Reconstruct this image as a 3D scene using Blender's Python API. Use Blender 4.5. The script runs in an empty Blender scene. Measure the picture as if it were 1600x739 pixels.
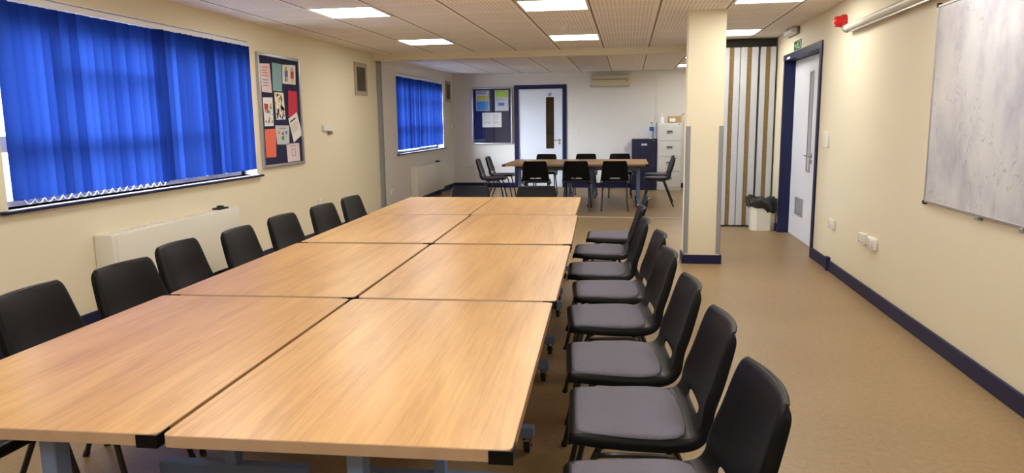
import bpy, bmesh, math, random
from mathutils import Vector, Matrix
random.seed(7)
PI = math.pi
C = bpy.context.scene.collection
SC = bpy.context.scene

# ------------------------------------------------------------------ materials
def nt(name):
    m = bpy.data.materials.new(name); m.use_nodes = True
    t = m.node_tree
    return m, t, t.nodes['Principled BSDF']

def mat(name, col, rough=.5, metal=0., coat=0., spec=.5, bump=0., bscale=200., var=0., vscale=6.):
    m, t, b = nt(name)
    b.inputs['Base Color'].default_value = (*col, 1)
    b.inputs['Roughness'].default_value = rough
    b.inputs['Metallic'].default_value = metal
    b.inputs['Coat Weight'].default_value = coat
    b.inputs['Coat Roughness'].default_value = .15
    b.inputs['Specular IOR Level'].default_value = spec
    tc = t.nodes.new('ShaderNodeTexCoord')
    if var:
        n = t.nodes.new('ShaderNodeTexNoise'); n.inputs['Scale'].default_value = vscale; n.inputs['Detail'].default_value = 5
        t.links.new(tc.outputs['Object'], n.inputs['Vector'])
        mx = t.nodes.new('ShaderNodeMixRGB')
        mx.inputs[1].default_value = (*[max(0, c*(1-var)) for c in col], 1)
        mx.inputs[2].default_value = (*[min(1, c*(1+var)) for c in col], 1)
        t.links.new(n.outputs['Fac'], mx.inputs[0]); t.links.new(mx.outputs[0], b.inputs['Base Color'])
    if bump:
        n = t.nodes.new('ShaderNodeTexNoise'); n.inputs['Scale'].default_value = bscale; n.inputs['Detail'].default_value = 3
        t.links.new(tc.outputs['Object'], n.inputs['Vector'])
        bp = t.nodes.new('ShaderNodeBump'); bp.inputs['Strength'].default_value = bump; bp.inputs['Distance'].default_value = .002
        t.links.new(n.outputs['Fac'], bp.inputs['Height']); t.links.new(bp.outputs[0], b.inputs['Normal'])
    return m

class NB:
    """tiny helper for node maths"""
    def __init__(s, t): s.t = t
    def val(s, x, sock):
        if isinstance(x, (int, float)): sock.default_value = x
        else: s.t.links.new(x, sock)
    def math(s, op, a, b=0., c=None):
        n = s.t.nodes.new('ShaderNodeMath'); n.operation = op
        s.val(a, n.inputs[0]); s.val(b, n.inputs[1])
        if c is not None: s.val(c, n.inputs[2])
        return n.outputs[0]
    def mix(s, f, a, b, mode='MIX'):
        n = s.t.nodes.new('ShaderNodeMixRGB'); n.blend_type = mode
        s.val(f, n.inputs[0])
        for k, x in ((1, a), (2, b)):
            if isinstance(x, tuple): n.inputs[k].default_value = (*x, 1)
            else: s.t.links.new(x, n.inputs[k])
        return n.outputs[0]
    def noise(s, vec, scale, detail=4., rough=.5, dist=0.):
        n = s.t.nodes.new('ShaderNodeTexNoise')
        n.inputs['Scale'].default_value = scale; n.inputs['Detail'].default_value = detail
        n.inputs['Roughness'].default_value = rough; n.inputs['Distortion'].default_value = dist
        s.t.links.new(vec, n.inputs['Vector']); return n.outputs['Fac']
    def mapping(s, vec, scale=(1, 1, 1), loc=None):
        n = s.t.nodes.new('ShaderNodeMapping'); n.inputs['Scale'].default_value = scale
        s.t.links.new(vec, n.inputs['Vector'])
        if loc is not None: s.t.links.new(loc, n.inputs['Location'])
        return n.outputs[0]
    def ramp(s, f, stops):
        n = s.t.nodes.new('ShaderNodeValToRGB'); e = n.color_ramp.elements
        while len(e) < len(stops): e.new(.5)
        for k, (p, c) in enumerate(stops):
            e[k].position = p; e[k].color = (*c, 1)
        s.t.links.new(f, n.inputs[0]); return n.outputs[0]

M = {}
M['wall'] = mat('cream_wall_paint', (.79, .73, .56), .62, bump=.25, bscale=90, var=.03, vscale=1.3)
M['wall_far'] = mat('daylit_cream_wall_paint', (.76, .73, .69), .65, bump=.25, bscale=90, var=.03, vscale=1.3)  # cream wall paled to put the far room's cool daylight into the colour
M['navy'] = mat('navy_gloss_paint', (.007, .010, .056), .45, spec=.3)
M['white'] = mat('white_gloss_paint', (.76, .79, .87), .4)
M['upvc'] = mat('white_upvc', (.82, .84, .88), .35)
M['plastic_white'] = mat('white_moulded_plastic', (.78, .77, .72), .4)
M['black_plastic'] = mat('black_polypropylene', (.0030, .0032, .0042), .36, bump=.08, bscale=500, spec=.17)
M['pad'] = mat('grey_wool_seat_fabric', (.150, .148, .195), .95, bump=.6, bscale=700, var=.12, vscale=60)
M['black_metal'] = mat('black_painted_steel', (.008, .008, .009), .35)
M['rubber'] = mat('black_rubber', (.012, .012, .013), .6)
M['steel'] = mat('blue_grey_painted_steel', (.15, .22, .43), .42)
M['steel_dark'] = mat('dark_grey_steel', (.07, .075, .09), .5)
M['chrome'] = mat('bright_steel', (.62, .62, .62), .25, metal=1.)
M['alu'] = mat('brushed_aluminium', (.50, .51, .53), .4, metal=.8)
M['grey_metal'] = mat('grey_metal_channel', (.30, .32, .34), .5, metal=.3)
M['edge'] = mat('pale_beech_edge_band', (.50, .36, .255), .5, var=.15, vscale=18)
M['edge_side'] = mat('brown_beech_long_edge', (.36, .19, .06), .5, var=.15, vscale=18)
M['felt'] = mat('navy_felt', (.012, .014, .055), .95, bump=.4, bscale=600)
M['ac'] = mat('beige_abs_plastic', (.58, .52, .36), .45)
M['ac_dark'] = mat('dark_brown_plastic', (.20, .17, .12), .55)  # one dark brown plastic for slots, switch, lens, cap and lamp base
M['vent_frame'] = mat('beige_vent_frame', (.42, .37, .27), .5)
M['vent_dark'] = mat('brown_vent_louvre', (.10, .085, .06), .6)
M['heater'] = mat('cream_white_enamel', (.78, .76, .68), .35)
M['cab_blue'] = mat('dark_blue_steel', (.010, .012, .045), .4)
M['cab_white'] = mat('pale_grey_steel', (.66, .67, .66), .45)
M['card'] = mat('brown_cardboard', (.40, .26, .12), .8, var=.1, vscale=30)
M['bin'] = mat('ivory_bin_plastic', (.72, .70, .60), .45)
M['bag'] = mat('black_bin_liner', (.012, .012, .012), .25, bump=1., bscale=30)
M['brush'] = mat('brown_hinge_cord', (.27, .18, .075), .85, bump=1., bscale=120, var=.5, vscale=45)
M['panel'] = mat('off_white_laminate', (.52, .54, .57), .45)
M['red'] = mat('red_alarm_plastic', (.50, .012, .012), .3)
M['green'] = mat('green_sign_face', (.0, .13, .030), .5, spec=.2)
M['sign_white'] = mat('white_sign_ink', (.85, .9, .85), .5)
M['screen_case'] = mat('off_white_case', (.66, .64, .56), .4)
M['darkgap'] = mat('dark_track_recess', (.02, .018, .015), .7)
M['corridor'] = mat('brown_corridor_paint', (.24, .13, .07), .7)
M['corridor_tan'] = mat('tan_corridor_panel', (.38, .22, .07), .6)
M['clear_plastic'] = mat('clear_bottle_plastic', (.55, .62, .68), .15)
M['bottle_blue'] = mat('blue_bottle_label', (.02, .06, .35), .4)
M['bottle_white'] = mat('white_spray_plastic', (.80, .80, .82), .35)
M['frosted'] = mat('frosted_lamp_cover', (.70, .72, .70), .3)
M['line'] = mat('pale_floor_strip', (.55, .53, .48), .5)
for nm, c in dict(paper_white=(.80, .79, .77), paper_pink=(.78, .60, .60), paper_teal=(.22, .42, .48), paper_red=(.55, .02, .06),
                  paper_coral=(.78, .16, .10), paper_grey=(.55, .58, .64), paper_blush=(.72, .60, .64), ink_blue=(.10, .14, .42),
                  ink_red=(.55, .06, .05), ink_orange=(.70, .28, .05), ink_yellow=(.75, .55, .06), ink_black=(.03, .03, .03),
                  ink_green=(.06, .30, .08), ink_grey=(.33, .33, .36), ink_lime=(.35, .55, .05), ink_sky=(.05, .25, .60),
                  ink_olive=(.45, .45, .05)).items():
    M[nm] = mat(nm, c, .8)

def m_diffuser(name, col, s):
    m, t, b = nt(name)
    b.inputs['Base Color'].default_value = (.9, .9, .9, 1)
    b.inputs['Emission Color'].default_value = (*col, 1); b.inputs['Emission Strength'].default_value = s
    return m
M['diffuser'] = m_diffuser('lit_lamp_diffuser', (1., .955, .87), 17.6)

def m_glass():
    m = bpy.data.materials.new('clear_glass'); m.use_nodes = True; t = m.node_tree; t.nodes.clear()
    o = t.nodes.new('ShaderNodeOutputMaterial'); mx = t.nodes.new('ShaderNodeMixShader')
    tr = t.nodes.new('ShaderNodeBsdfTransparent'); gl = t.nodes.new('ShaderNodeBsdfGlossy'); f = t.nodes.new('ShaderNodeLayerWeight'); q = NB(t)
    gl.inputs['Roughness'].default_value = .02; fr = q.math('ADD', .05, q.math('MULTIPLY', .95, q.math('POWER', f.outputs['Facing'], 5.)))
    t.links.new(fr, mx.inputs[0]); t.links.new(tr.outputs[0], mx.inputs[1]); t.links.new(gl.outputs[0], mx.inputs[2])
    t.links.new(mx.outputs[0], o.inputs[0]); return m
M['glass'] = m_glass()

def m_blind():
    m = bpy.data.materials.new('blue_blind_fabric'); m.use_nodes = True; t = m.node_tree; t.nodes.clear(); q = NB(t)
    o = t.nodes.new('ShaderNodeOutputMaterial'); mx = t.nodes.new('ShaderNodeMixShader')
    d = t.nodes.new('ShaderNodeBsdfDiffuse'); tr = t.nodes.new('ShaderNodeBsdfTranslucent')
    oi = t.nodes.new('ShaderNodeObjectInfo')
    d.inputs['Color'].default_value = (.012, .03, .22, 1)
    col = q.mix(oi.outputs['Random'], (.0045, .0135, .082), (.011, .029, .145))
    t.links.new(col, tr.inputs['Color'])
    mx.inputs[0].default_value = .6
    t.links.new(d.outputs[0], mx.inputs[1]); t.links.new(tr.outputs[0], mx.inputs[2]); t.links.new(mx.outputs[0], o.inputs[0])
    return m
M['blind'] = m_blind()

def m_wood():
    m, t, b = nt('beech_laminate'); q = NB(t)
    tc = t.nodes.new('ShaderNodeTexCoord'); oi = t.nodes.new('ShaderNodeObjectInfo')
    loc = q.math('MULTIPLY', oi.outputs['Random'], 40.)
    v1 = q.mapping(tc.outputs['Object'], (7, .8, 1), loc)
    v2 = q.mapping(tc.outputs['Object'], (60, 1.6, 1), loc)
    v3 = q.mapping(tc.outputs['Object'], (170, 9, 1), loc)
    a = q.noise(v1, 1.2, 5, .6, .8); f = q.noise(v2, 1.3, 5, .65, .3); p = q.noise(v3, 1., 2, .5)
    s = q.math('ADD', q.math('MULTIPLY', a, .55), q.math('ADD', q.math('MULTIPLY', f, .35), q.math('MULTIPLY', p, .10)))
    c = q.ramp(s, [(.34, (.42, .215, .062)), (.5, (.585, .335, .115)), (.65, (.69, .43, .165))])
    t.links.new(c, b.inputs['Base Color'])
    b.inputs['Roughness'].default_value = .36; b.inputs['Coat Weight'].default_value = .25; b.inputs['Coat Roughness'].default_value = .25
    return m
M['wood'] = m_wood()

def m_floor():
    m, t, b = nt('tan_vinyl_floor'); q = NB(t); tc = t.nodes.new('ShaderNodeTexCoord'); v = tc.outputs['Object']
    big = q.noise(v, .9, 4); fine = q.noise(v, 160., 3, .7); mid = q.noise(v, 34., 3)
    s = q.math('ADD', q.math('MULTIPLY', fine, .6), q.math('ADD', q.math('MULTIPLY', mid, .2), q.math('MULTIPLY', big, .2)))
    c = q.ramp(s, [(.36, (.205, .135, .065)), (.5, (.30, .205, .105)), (.66, (.40, .29, .165))])
    t.links.new(c, b.inputs['Base Color']); b.inputs['Roughness'].default_value = .38
    b.inputs['Specular IOR Level'].default_value = .5
    bp = t.nodes.new('ShaderNodeBump'); bp.inputs['Strength'].default_value = .12; bp.inputs['Distance'].default_value = .002
    t.links.new(mid, bp.inputs['Height']); t.links.new(bp.outputs[0], b.inputs['Normal'])
    return m
M['floor'] = m_floor()

def m_ceiling():
    m, t, b = nt('suspended_ceiling_tiles'); q = NB(t); tc = t.nodes.new('ShaderNodeTexCoord')
    sp = t.nodes.new('ShaderNodeSeparateXYZ'); t.links.new(tc.outputs['Object'], sp.inputs[0])
    T = .605
    def cell(x, off): return q.math('FRACT', q.math('ADD', q.math('DIVIDE', q.math('SUBTRACT', x, off), T), 200.))
    fx = cell(sp.outputs[0], -.345); fy = cell(sp.outputs[1], 6.13)
    def near_edge(f, w):
        d = q.math('MINIMUM', f, q.math('SUBTRACT', 1., f)); return q.math('LESS_THAN', d, w)
    jx = near_edge(fx, .016); jy = near_edge(fy, .007)
    # rows of small slots running with the room
    st = q.math('LESS_THAN', q.math('FRACT', q.math('MULTIPLY', fx, 17.)), .38)
    sy = q.math('LESS_THAN', q.math('FRACT', q.math('MULTIPLY', fy, 15.)), .62)
    inside = q.math('MULTIPLY', q.math('LESS_THAN', q.math('ABSOLUTE', q.math('SUBTRACT', fx, .5)), .44),
                    q.math('LESS_THAN', q.math('ABSOLUTE', q.math('SUBTRACT', fy, .5)), .45))
    slot = q.math('MULTIPLY', q.math('MULTIPLY', st, sy), inside)
    n = q.noise(tc.outputs['Object'], 3., 3)
    base = q.mix(n, (.86, .81, .765), (.91, .86, .815))
    c = q.mix(q.math('MULTIPLY', slot, .55), base, (.40, .32, .26))
    c = q.mix(q.math('MULTIPLY', jy, .45), c, (.80, .76, .72))
    c = q.mix(jx, c, (.24, .18, .13))
    t.links.new(c, b.inputs['Base Color']); b.inputs['Roughness'].default_value = .8
    return m
M['ceiling'] = m_ceiling()

def m_board():
    m, t, b = nt('used_whiteboard_enamel'); q = NB(t); tc = t.nodes.new('ShaderNodeTexCoord'); v = tc.outputs['Object']
    ghost = q.noise(q.mapping(v, (1, 1.4, 1.0)), 2.2, 6, .6)
    lines = q.noise(q.mapping(v, (1, 2.2, 1.6)), 3.0, 2, .45, 1.8)
    ln = q.math('LESS_THAN', q.math('ABSOLUTE', q.math('SUBTRACT', lines, .5)), .009)
    patch = q.math('GREATER_THAN', q.noise(v, 2.6, 2), .50)
    c = q.ramp(ghost, [(.35, (.47, .47, .57)), (.52, (.64, .65, .71)), (.7, (.71, .72, .75))])
    c = q.mix(q.math('MULTIPLY', q.math('MULTIPLY', ln, patch), .45), c, (.33, .30, .36))
    t.links.new(c, b.inputs['Base Color']); b.inputs['Roughness'].default_value = .22
    return m
M['whiteboard'] = m_board()

# ------------------------------------------------------------------ mesh helpers
class MB:
    def __init__(s, org=(0, 0, 0)):
        s.bm = bmesh.new(); s.o = Vector(org)
    def box(s, x0, x1, y0, y1, z0, z1, bev=0., seg=2):
        r = bmesh.ops.create_cube(s.bm, size=1)
        for v in r['verts']:
            v.co = Vector(((x0+x1)/2+v.co.x*(x1-x0), (y0+y1)/2+v.co.y*(y1-y0), (z0+z1)/2+v.co.z*(z1-z0)))-s.o
        if bev:
            e = list({e for v in r['verts'] for e in v.link_edges})
            bmesh.ops.bevel(s.bm, geom=e, offset=bev, segments=seg, profile=.5, affect='EDGES')
        return s
    def cyl(s, p0, p1, r0, r1=None, n=16):
        p0, p1 = Vector(p0)-s.o, Vector(p1)-s.o; r1 = r0 if r1 is None else r1
        d = p1-p0; rot = d.to_track_quat('Z', 'Y').to_matrix().to_4x4()
        bmesh.ops.create_cone(s.bm, cap_ends=True, segments=n, radius1=r0, radius2=r1, depth=d.length,
                              matrix=Matrix.Translation((p0+p1)/2) @ rot)
        return s
    def tube(s, pts, r, n=8):
        P = [Vector(p)-s.o for p in pts]; rings = []
        up = None
        for i, p in enumerate(P):
            a = P[max(0, i-1)]; b = P[min(len(P)-1, i+1)]; t = (b-a).normalized()
            if up is None: up = t.orthogonal().normalized()
            up = (up-t*up.dot(t)).normalized(); sd = t.cross(up)
            rings.append([s.bm.verts.new(p+(up*math.cos(2*PI*k/n)+sd*math.sin(2*PI*k/n))*r) for k in range(n)])
        for a, b in zip(rings, rings[1:]):
            for k in range(n): s.bm.faces.new((a[k], a[(k+1) % n], b[(k+1) % n], b[k]))
        s.bm.faces.new(rings[0][::-1]); s.bm.faces.new(rings[-1]); return s
    def prism(s, poly, axis, a, b):
        """poly of 2-D points extruded along axis from a to b"""
        def P(u, v, w): return Vector({'x': (w, u, v), 'y': (u, w, v), 'z': (u, v, w)}[axis])-s.o
        A = [s.bm.verts.new(P(u, v, a)) for u, v in poly]; B = [s.bm.verts.new(P(u, v, b)) for u, v in poly]
        n = len(poly)
        for k in range(n): s.bm.faces.new((A[k], A[(k+1) % n], B[(k+1) % n], B[k]))
        s.bm.faces.new(A[::-1]); s.bm.faces.new(B); return s
    def lathe(s, prof, c, n=20):
        c = Vector(c)-s.o; R = []
        for r, z in prof: R.append([s.bm.verts.new(c+Vector((r*math.cos(2*PI*k/n), r*math.sin(2*PI*k/n), z))) for k in range(n)])
        for a, b in zip(R, R[1:]):
            for k in range(n): s.bm.faces.new((a[k], a[(k+1) % n], b[(k+1) % n], b[k]))
        s.bm.faces.new(R[0][::-1]); s.bm.faces.new(R[-1]); return s
    def build(s, name, m, parent=None, smooth=True, angle=35):
        bmesh.ops.recalc_face_normals(s.bm, faces=s.bm.faces)
        me = bpy.data.meshes.new(name); s.bm.to_mesh(me); s.bm.free()
        me.materials.append(m)
        if smooth:
            for p in me.polygons: p.use_smooth = True
            me.set_sharp_from_angle(angle=math.radians(angle))
        o = bpy.data.objects.new(name, me); C.objects.link(o)
        if parent: o.parent = parent
        return o

def B(org=(0, 0, 0)): return MB(org)

def tag(o, label, cat, group=None):
    o['label'] = label; o['category'] = cat
    if group: o['group'] = group
    return o
def thing(name, label, cat, loc=(0, 0, 0), rotz=0., group=None):
    o = bpy.data.objects.new(name, None); o.empty_display_size = .1; C.objects.link(o)
    o.location = loc; o.rotation_euler = (0, 0, rotz)
    return tag(o, label, cat, group)
def struct(o):
    o['kind'] = 'structure'; return o
def dup(root, loc, rotz, label=None, group=None):
    def cp(o, par):
        c = o.copy(); C.objects.link(c)
        if par: c.parent = par
        for ch in kids.get(o.name, []): cp(ch, c)
        return c
    kids = {}
    for o in root.children_recursive: kids.setdefault(o.parent.name, []).append(o)
    r = cp(root, None); r.location = loc; r.rotation_euler = (0, 0, rotz)
    if label: r['label'] = label
    if group: r['group'] = group
    return r

# ------------------------------------------------------------------ room shell
XL, XR, YN, YF, H = -3.65, 1.805, -2.6, 15.15, 2.345
W1 = (3.80, 6.80, .875, 2.165)      # near window opening  y0 y1 z0 z1
W2 = (11.36, 14.33, .875, 2.165)
struct(B().box(XL-.4, XR+1.6, YN-.3, YF+1.8, -.12, 0).build('floor', M['floor'], smooth=False))
struct(B().box(XL-30, XL-.4, -25, 40, -.4, -.3).build('ground_outside', mat('grey_paving', (.32, .32, .31), .8), smooth=False))
struct(B().box(XL-.4, XR+1.6, YN-.3, YF+1.8, H, H+.15).build('ceiling', M['ceiling'], smooth=False))
YS = 10.46                           # where the folding wall track divides the room
def wall_with_holes(b, x0, x1, y0, y1, holes):
    y = y0
    for h0, h1, z0, z1 in holes:
        b.box(x0, x1, y, h0, 0, H)
        if z0 > 0: b.box(x0, x1, h0, h1, 0, z0)
        b.box(x0, x1, h0, h1, z1, H); y = h1
    b.box(x0, x1, y, y1, 0, H); return b
struct(wall_with_holes(B(), XL-.3, XL, YN, YS, [W1]).build('wall_left', M['wall'], smooth=False))
struct(wall_with_holes(B(), XL-.3, XL, YS, YF+.2, [W2]).build('wall_left_far', M['wall_far'], smooth=False))
D2 = (7.50, 9.14, 0, 2.035)          # opening of the door in the right wall
struct(wall_with_holes(B(), XR, XR+.20, YN, YF+.2, [D2]).build('wall_right', M['wall'], smooth=False))
D1 = (-2.29, -1.305, 0, 2.055)
b = B(); b.box(XL, D1[0], YF, YF+.2, 0, H).box(D1[0], D1[1], YF, YF+.2, D1[3], H).box(D1[1], XR, YF, YF+.2, 0, H)
struct(b.build('wall_far', M['wall_far'], smooth=False))
struct(B().box(XL-.3, XR+.2, YN-.2, YN, 0, H).build('wall_near', M['wall'], smooth=False))
# cross beam over the folding-wall track, and the pilaster on the left it lands on
struct(B().box(XL, XR, 10.38, 10.56, 2.258, H).build('ceiling_beam', M['wall'], smooth=False))
struct(B().box(XL, XL+.035, 10.45, 10.52, 0, 2.258, .004).box(XL+.035, XL+.06, 10.45, 10.462, 0, 2.258).box(XL+.035, XL+.06, 10.508, 10.52, 0, 2.258).build('trim_1', M['grey_metal'], smooth=False))
struct(B().box(XL+.06, 1.10, 10.40, 10.435, 0, .004).build('trim_2', M['line'], smooth=False))
struct(B().box(.535, .550, YF-.02, YF, .1, H).build('trim_3', M['plastic_white'], smooth=False))
# rooms glimpsed through the door panes
b = B(); b.box(-3., -.6, YF+1.5, YF+1.55, 0, 2.3).box(-3.05, -3., YF+.2, YF+1.55, 0, 2.3).box(-.6, -.55, YF+.2, YF+1.55, 0, 2.3).box(-3.05, -.55, YF+.2, YF+1.55, 2.3, H)
struct(b.build('wall_corridor', M['corridor'], smooth=False))
struct(B().box(-2.2, -1.0, YF+1.40, YF+1.5, 0, 1.05).build('trim_4', M['corridor_tan'], smooth=False))
b = B(); b.box(XR+1.45, XR+1.5, 7., 9.6, 0, 2.3).box(XR+.2, XR+1.5, 6.95, 7., 0, 2.3).box(XR+.2, XR+1.5, 9.6, 9.65, 0, 2.3).box(XR+.2, XR+1.5, 6.95, 9.65, 2.3, H)
struct(b.build('wall_hallway', M['corridor'], smooth=False))
# skirting boards
def skirt(y0, y1, x, d):
    return B().box(min(x, x+d), max(x, x+d), y0, y1, 0, .098, .006)
struct(skirt(YN, 10.44, XL, .02).build('baseboard_left', M['navy'], smooth=False))
struct(skirt(10.53, YF, XL, .02).build('baseboard_left_far', M['navy'], smooth=False))
b = skirt(YN, 6.82, XR, -.02); b.box(XR-.02, XR, 6.86, 7.42, 0, .105, .006); b.box(XR-.034, XR, 6.80, 6.87, 0, .125, .006)
struct(b.build('baseboard_right', M['navy'], smooth=False))
struct(skirt(9.20, YF, XR, -.02).build('baseboard_right_far', M['navy'], smooth=False))
struct(B().box(XL+.02, D1[0]-.055, YF-.02, YF, 0, .10, .006).box(D1[1]+.055, XR-.02, YF-.02, YF, 0, .10, .006).build('baseboard_far', M['navy'], smooth=False))
# square column with metal corner guards and navy skirting
cx0, cx1, cy0, cy1 = .536, .868, 7.05, 7.30
col = struct(B().box(cx0, cx1, cy0, cy1, 0, H).build('column', M['wall'], smooth=False))
for x0, s in ((cx0, 1), (cx1, -1)):
    B().box(min(x0-.003*s, x0+.038*s), max(x0-.003*s, x0+.038*s), cy0-.003, cy0, .095, 1.30).box(min(x0-.003*s, x0), max(x0-.003*s, x0), cy0-.003, cy0+.04, .095, 1.30).build('corner_guard', M['grey_metal'], col, smooth=False)
B().box(cx0-.018, cx1+.018, cy0-.018, cy1+.018, 0, .085, .004).build('column_skirting', M['navy'], col, smooth=False)

# ------------------------------------------------------------------ windows (frames, panes, sills) and blinds
def window(name, op, mull, trans):
    y0, y1, z0, z1 = op; X0, X1 = XL-.195, XL-.135
    f = B(); w = .065
    f.box(X0, X1, y0, y0+w, z0, z1).box(X0, X1, y1-w, y1, z0, z1).box(X0, X1, y0, y1, z0, z0+.035).box(X0, X1, y0, y1, z1-.17, z1)
    for m in mull: f.box(X0, X1, m-.035, m+.035, z0+w, z1-w)
    for a, c, z, hh in trans: f.box(X0-.01, X1+.01, a, c, z-hh, z+hh)
    o = struct(f.build(name, M['upvc'], smooth=False))
    B().box(XL-.17, XL-.16, y0+w/2, y1-w/2, z0+.02, z1-w/2).build('pane', M['glass'], o, smooth=False)
    B().box(XL-.135, XL+.03, y0, y1, z0-.025, z0, .004).build('sill', M['upvc'], o, smooth=False)
    B().box(XL+.0, XL+.045, y0-.06, y1+.06, z0-.024, z0-.004, .004).build('sill_nosing', M['navy'], o, smooth=False)
    B().box(XL-.135, XL+.0, y0, y0+.006, z0, z1).box(XL-.135, XL+.0, y1-.006, y1, z0, z1).box(XL-.135, XL+.0, y0+.006, y1-.006, z1-.006, z1).build('reveal_lining', M['upvc'], o, smooth=False)
    return o
window('window_1', W1, (4.30, 5.40, 6.10), ((4.30, 5.40, 1.74, .03), (3.86, 5.40, 1.26, .05), (5.4, 6.1, 1.30, .025)))
window('window_2', W2, (12.1, 12.85, 13.6), ((11.4, 14.3, 1.30, .04), (11.4, 14.3, 1.80, .02)))

def slat_mesh(Lz):
    bm = bmesh.new(); n = 6; rows = []
    for i in range(n+1):
        u = -1+2*i/n
        rows.append([bm.verts.new((.016*(1-u*u), u*.0435, z)) for z in (0, -Lz*.33, -Lz*.66, -Lz)])
    for a, c in zip(rows, rows[1:]):
        for k in range(3): bm.faces.new((a[k], c[k], c[k+1], a[k+1]))
    me = bpy.data.meshes.new('slat'); bm.to_mesh(me); bm.free(); me.materials.append(M['blind'])
    for p in me.polygons: p.use_smooth = True
    return me
def blind(label, y0, y1, ztop, zbot, n, split, ang):
    xb = XL-.028
    t = thing('vertical_blind', label, 'blind', (xb, (y0+y1)/2, zbot), 0, 'blue vertical blinds')
    O = t.location
    B(O).box(xb-.022, xb+.022, y0-.03, y1+.02, ztop+.006, ztop+.048, .005).build('headrail', M['upvc'], t)
    me = slat_mesh(ztop-zbot); clip = None; wm = None
    P = []
    for i in range(n):
        y = y0+.04+(y1-y0-.08)*i/(n-1)
        a = ang(i)+random.uniform(-.06, .06)
        o = bpy.data.objects.new('slat', me); C.objects.link(o); o.parent = t
        dz = 0. if i < split else .006
        o.location = Vector((xb, y, ztop+dz))-O; o.rotation_euler = (random.uniform(-.003, .003), random.uniform(-.004, .004), a)
        if clip is None:
            clip = B().box(-.003, .003, -.005, .005, -.008, .012, .002).build('hanger_clip', M['upvc'], o)
            wm = B().box(.009, .015, -.005, .005, -.003, .009, .002).build('bottom_clip', M['upvc'], o)
            wm.location = (0, .0, zbot-ztop)
        else:
            for q in (clip, wm):
                c = q.copy(); C.objects.link(c); c.parent = o
        P.append((xb, y, zbot+dz))
    b = B(O)
    for (xa, ya, za), (xc, yc, zc) in zip(P[:split], P[1:split]):
        b.tube([(xa+.020, ya+(yc-ya)*k/8, za+.006-.032*(1-(2*k/8-1)**2)) for k in range(9)], .0038, 6)
    b.build('bottom_chain', M['upvc'], t)
    return t
def ang1(i):
    a = -.42 if i < 19 else -.80
    if i == 0: a = -1.0
    if i in (18, 19): a = -1.05
    if i in (22, 23, 27, 28, 31, 34): a = -1.12
    if i in (4, 9, 14): a = -.10
    if i in (21, 25, 29): a = -.30
    return a
blind('bright blue vertical blind hanging in the large window above the long radiator', 3.90, 6.80, 2.107, .918, 37, 19, ang1)
blind('smaller-looking blue vertical blind in the window beyond the ceiling beam', 11.44, 14.32, 2.107, .93, 36, 15, lambda i: (-.65 if i % 4 else -.2 if i % 8 else -1.0) if i not in (13, 14, 20) else -1.05)

# ------------------------------------------------------------------ doors
def lever(parent, org, face, side, mtl, x=0., y=0., z=0.):
    """lever handle; face = outward direction, side = direction the lever points"""
    f, s = Vector(face), Vector(side); c = Vector((x, y, z)); b = B(org)
    b.cyl(c, c+f*.008, .026, n=20).cyl(c, c+f*.05, .009, n=12)
    b.tube([c+f*.048, c+f*.05+s*.03, c+f*.046+s*.12], .009, 8)
    h = b.build('handle', mtl, parent)
    c2 = c-Vector((0, 0, .062)); B(org).cyl(c2, c2+f*.008, .024, n=20).box(*sum(([min(u, v), max(u, v)] for u, v in zip(c2+f*.008-Vector((.004, .004, .012)), c2+f*.010+Vector((.004, .004, .012)))), [])).build('keyhole_plate', mtl, parent)
    return h
# far door
x0, x1, _, zt = D1
d = struct(B().box(x0-.05, x0+.035, YF-.018, YF+.16, 0, zt+.05).box(x1-.035, x1+.05, YF-.018, YF+.16, 0, zt+.05).box(x0+.035, x1-.035, YF-.018, YF+.16, zt-.03, zt+.05).build('door_1', M['navy'], smooth=False))
gx0, gx1, gz0, gz1 = -1.685, -1.515, .805, 1.855
a0, a1, ya, yb = x0+.038, x1-.038, YF+.012, YF+.056
B().box(a0, gx0, ya, yb, .006, zt-.033).box(gx1, a1, ya, yb, .006, zt-.033).box(gx0, gx1, ya, yb, .006, gz0).box(gx0, gx1, ya, yb, gz1, zt-.033).build('leaf', M['white'], d, smooth=False)
B().box(gx0-.012, gx0, ya-.008, ya, gz0-.012, gz1+.012).box(gx1, gx1+.012, ya-.008, ya, gz0-.012, gz1+.012).box(gx0, gx1, ya-.008, ya, gz0-.012, gz0).box(gx0, gx1, ya-.008, ya, gz1, gz1+.012).build('pane_bead', M['white'], d, smooth=False)
B().box(gx0, gx1, ya+.02, ya+.026, gz0, gz1).build('pane', M['glass'], d, smooth=False)
lever(d, (0, 0, 0), (0, -1, 0), (-1, 0, 0), M['chrome'], -1.405, ya, .976)
s = B(); s.cyl((-1.603, ya, 1.905), (-1.603, ya-.003, 1.905), .038, n=24); s.box(-1.59, -1.572, ya-.003, ya, 1.93, 1.965)
s.build('door_number_disc', mat('grey_blue_disc', (.35, .40, .52), .5), d)
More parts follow.
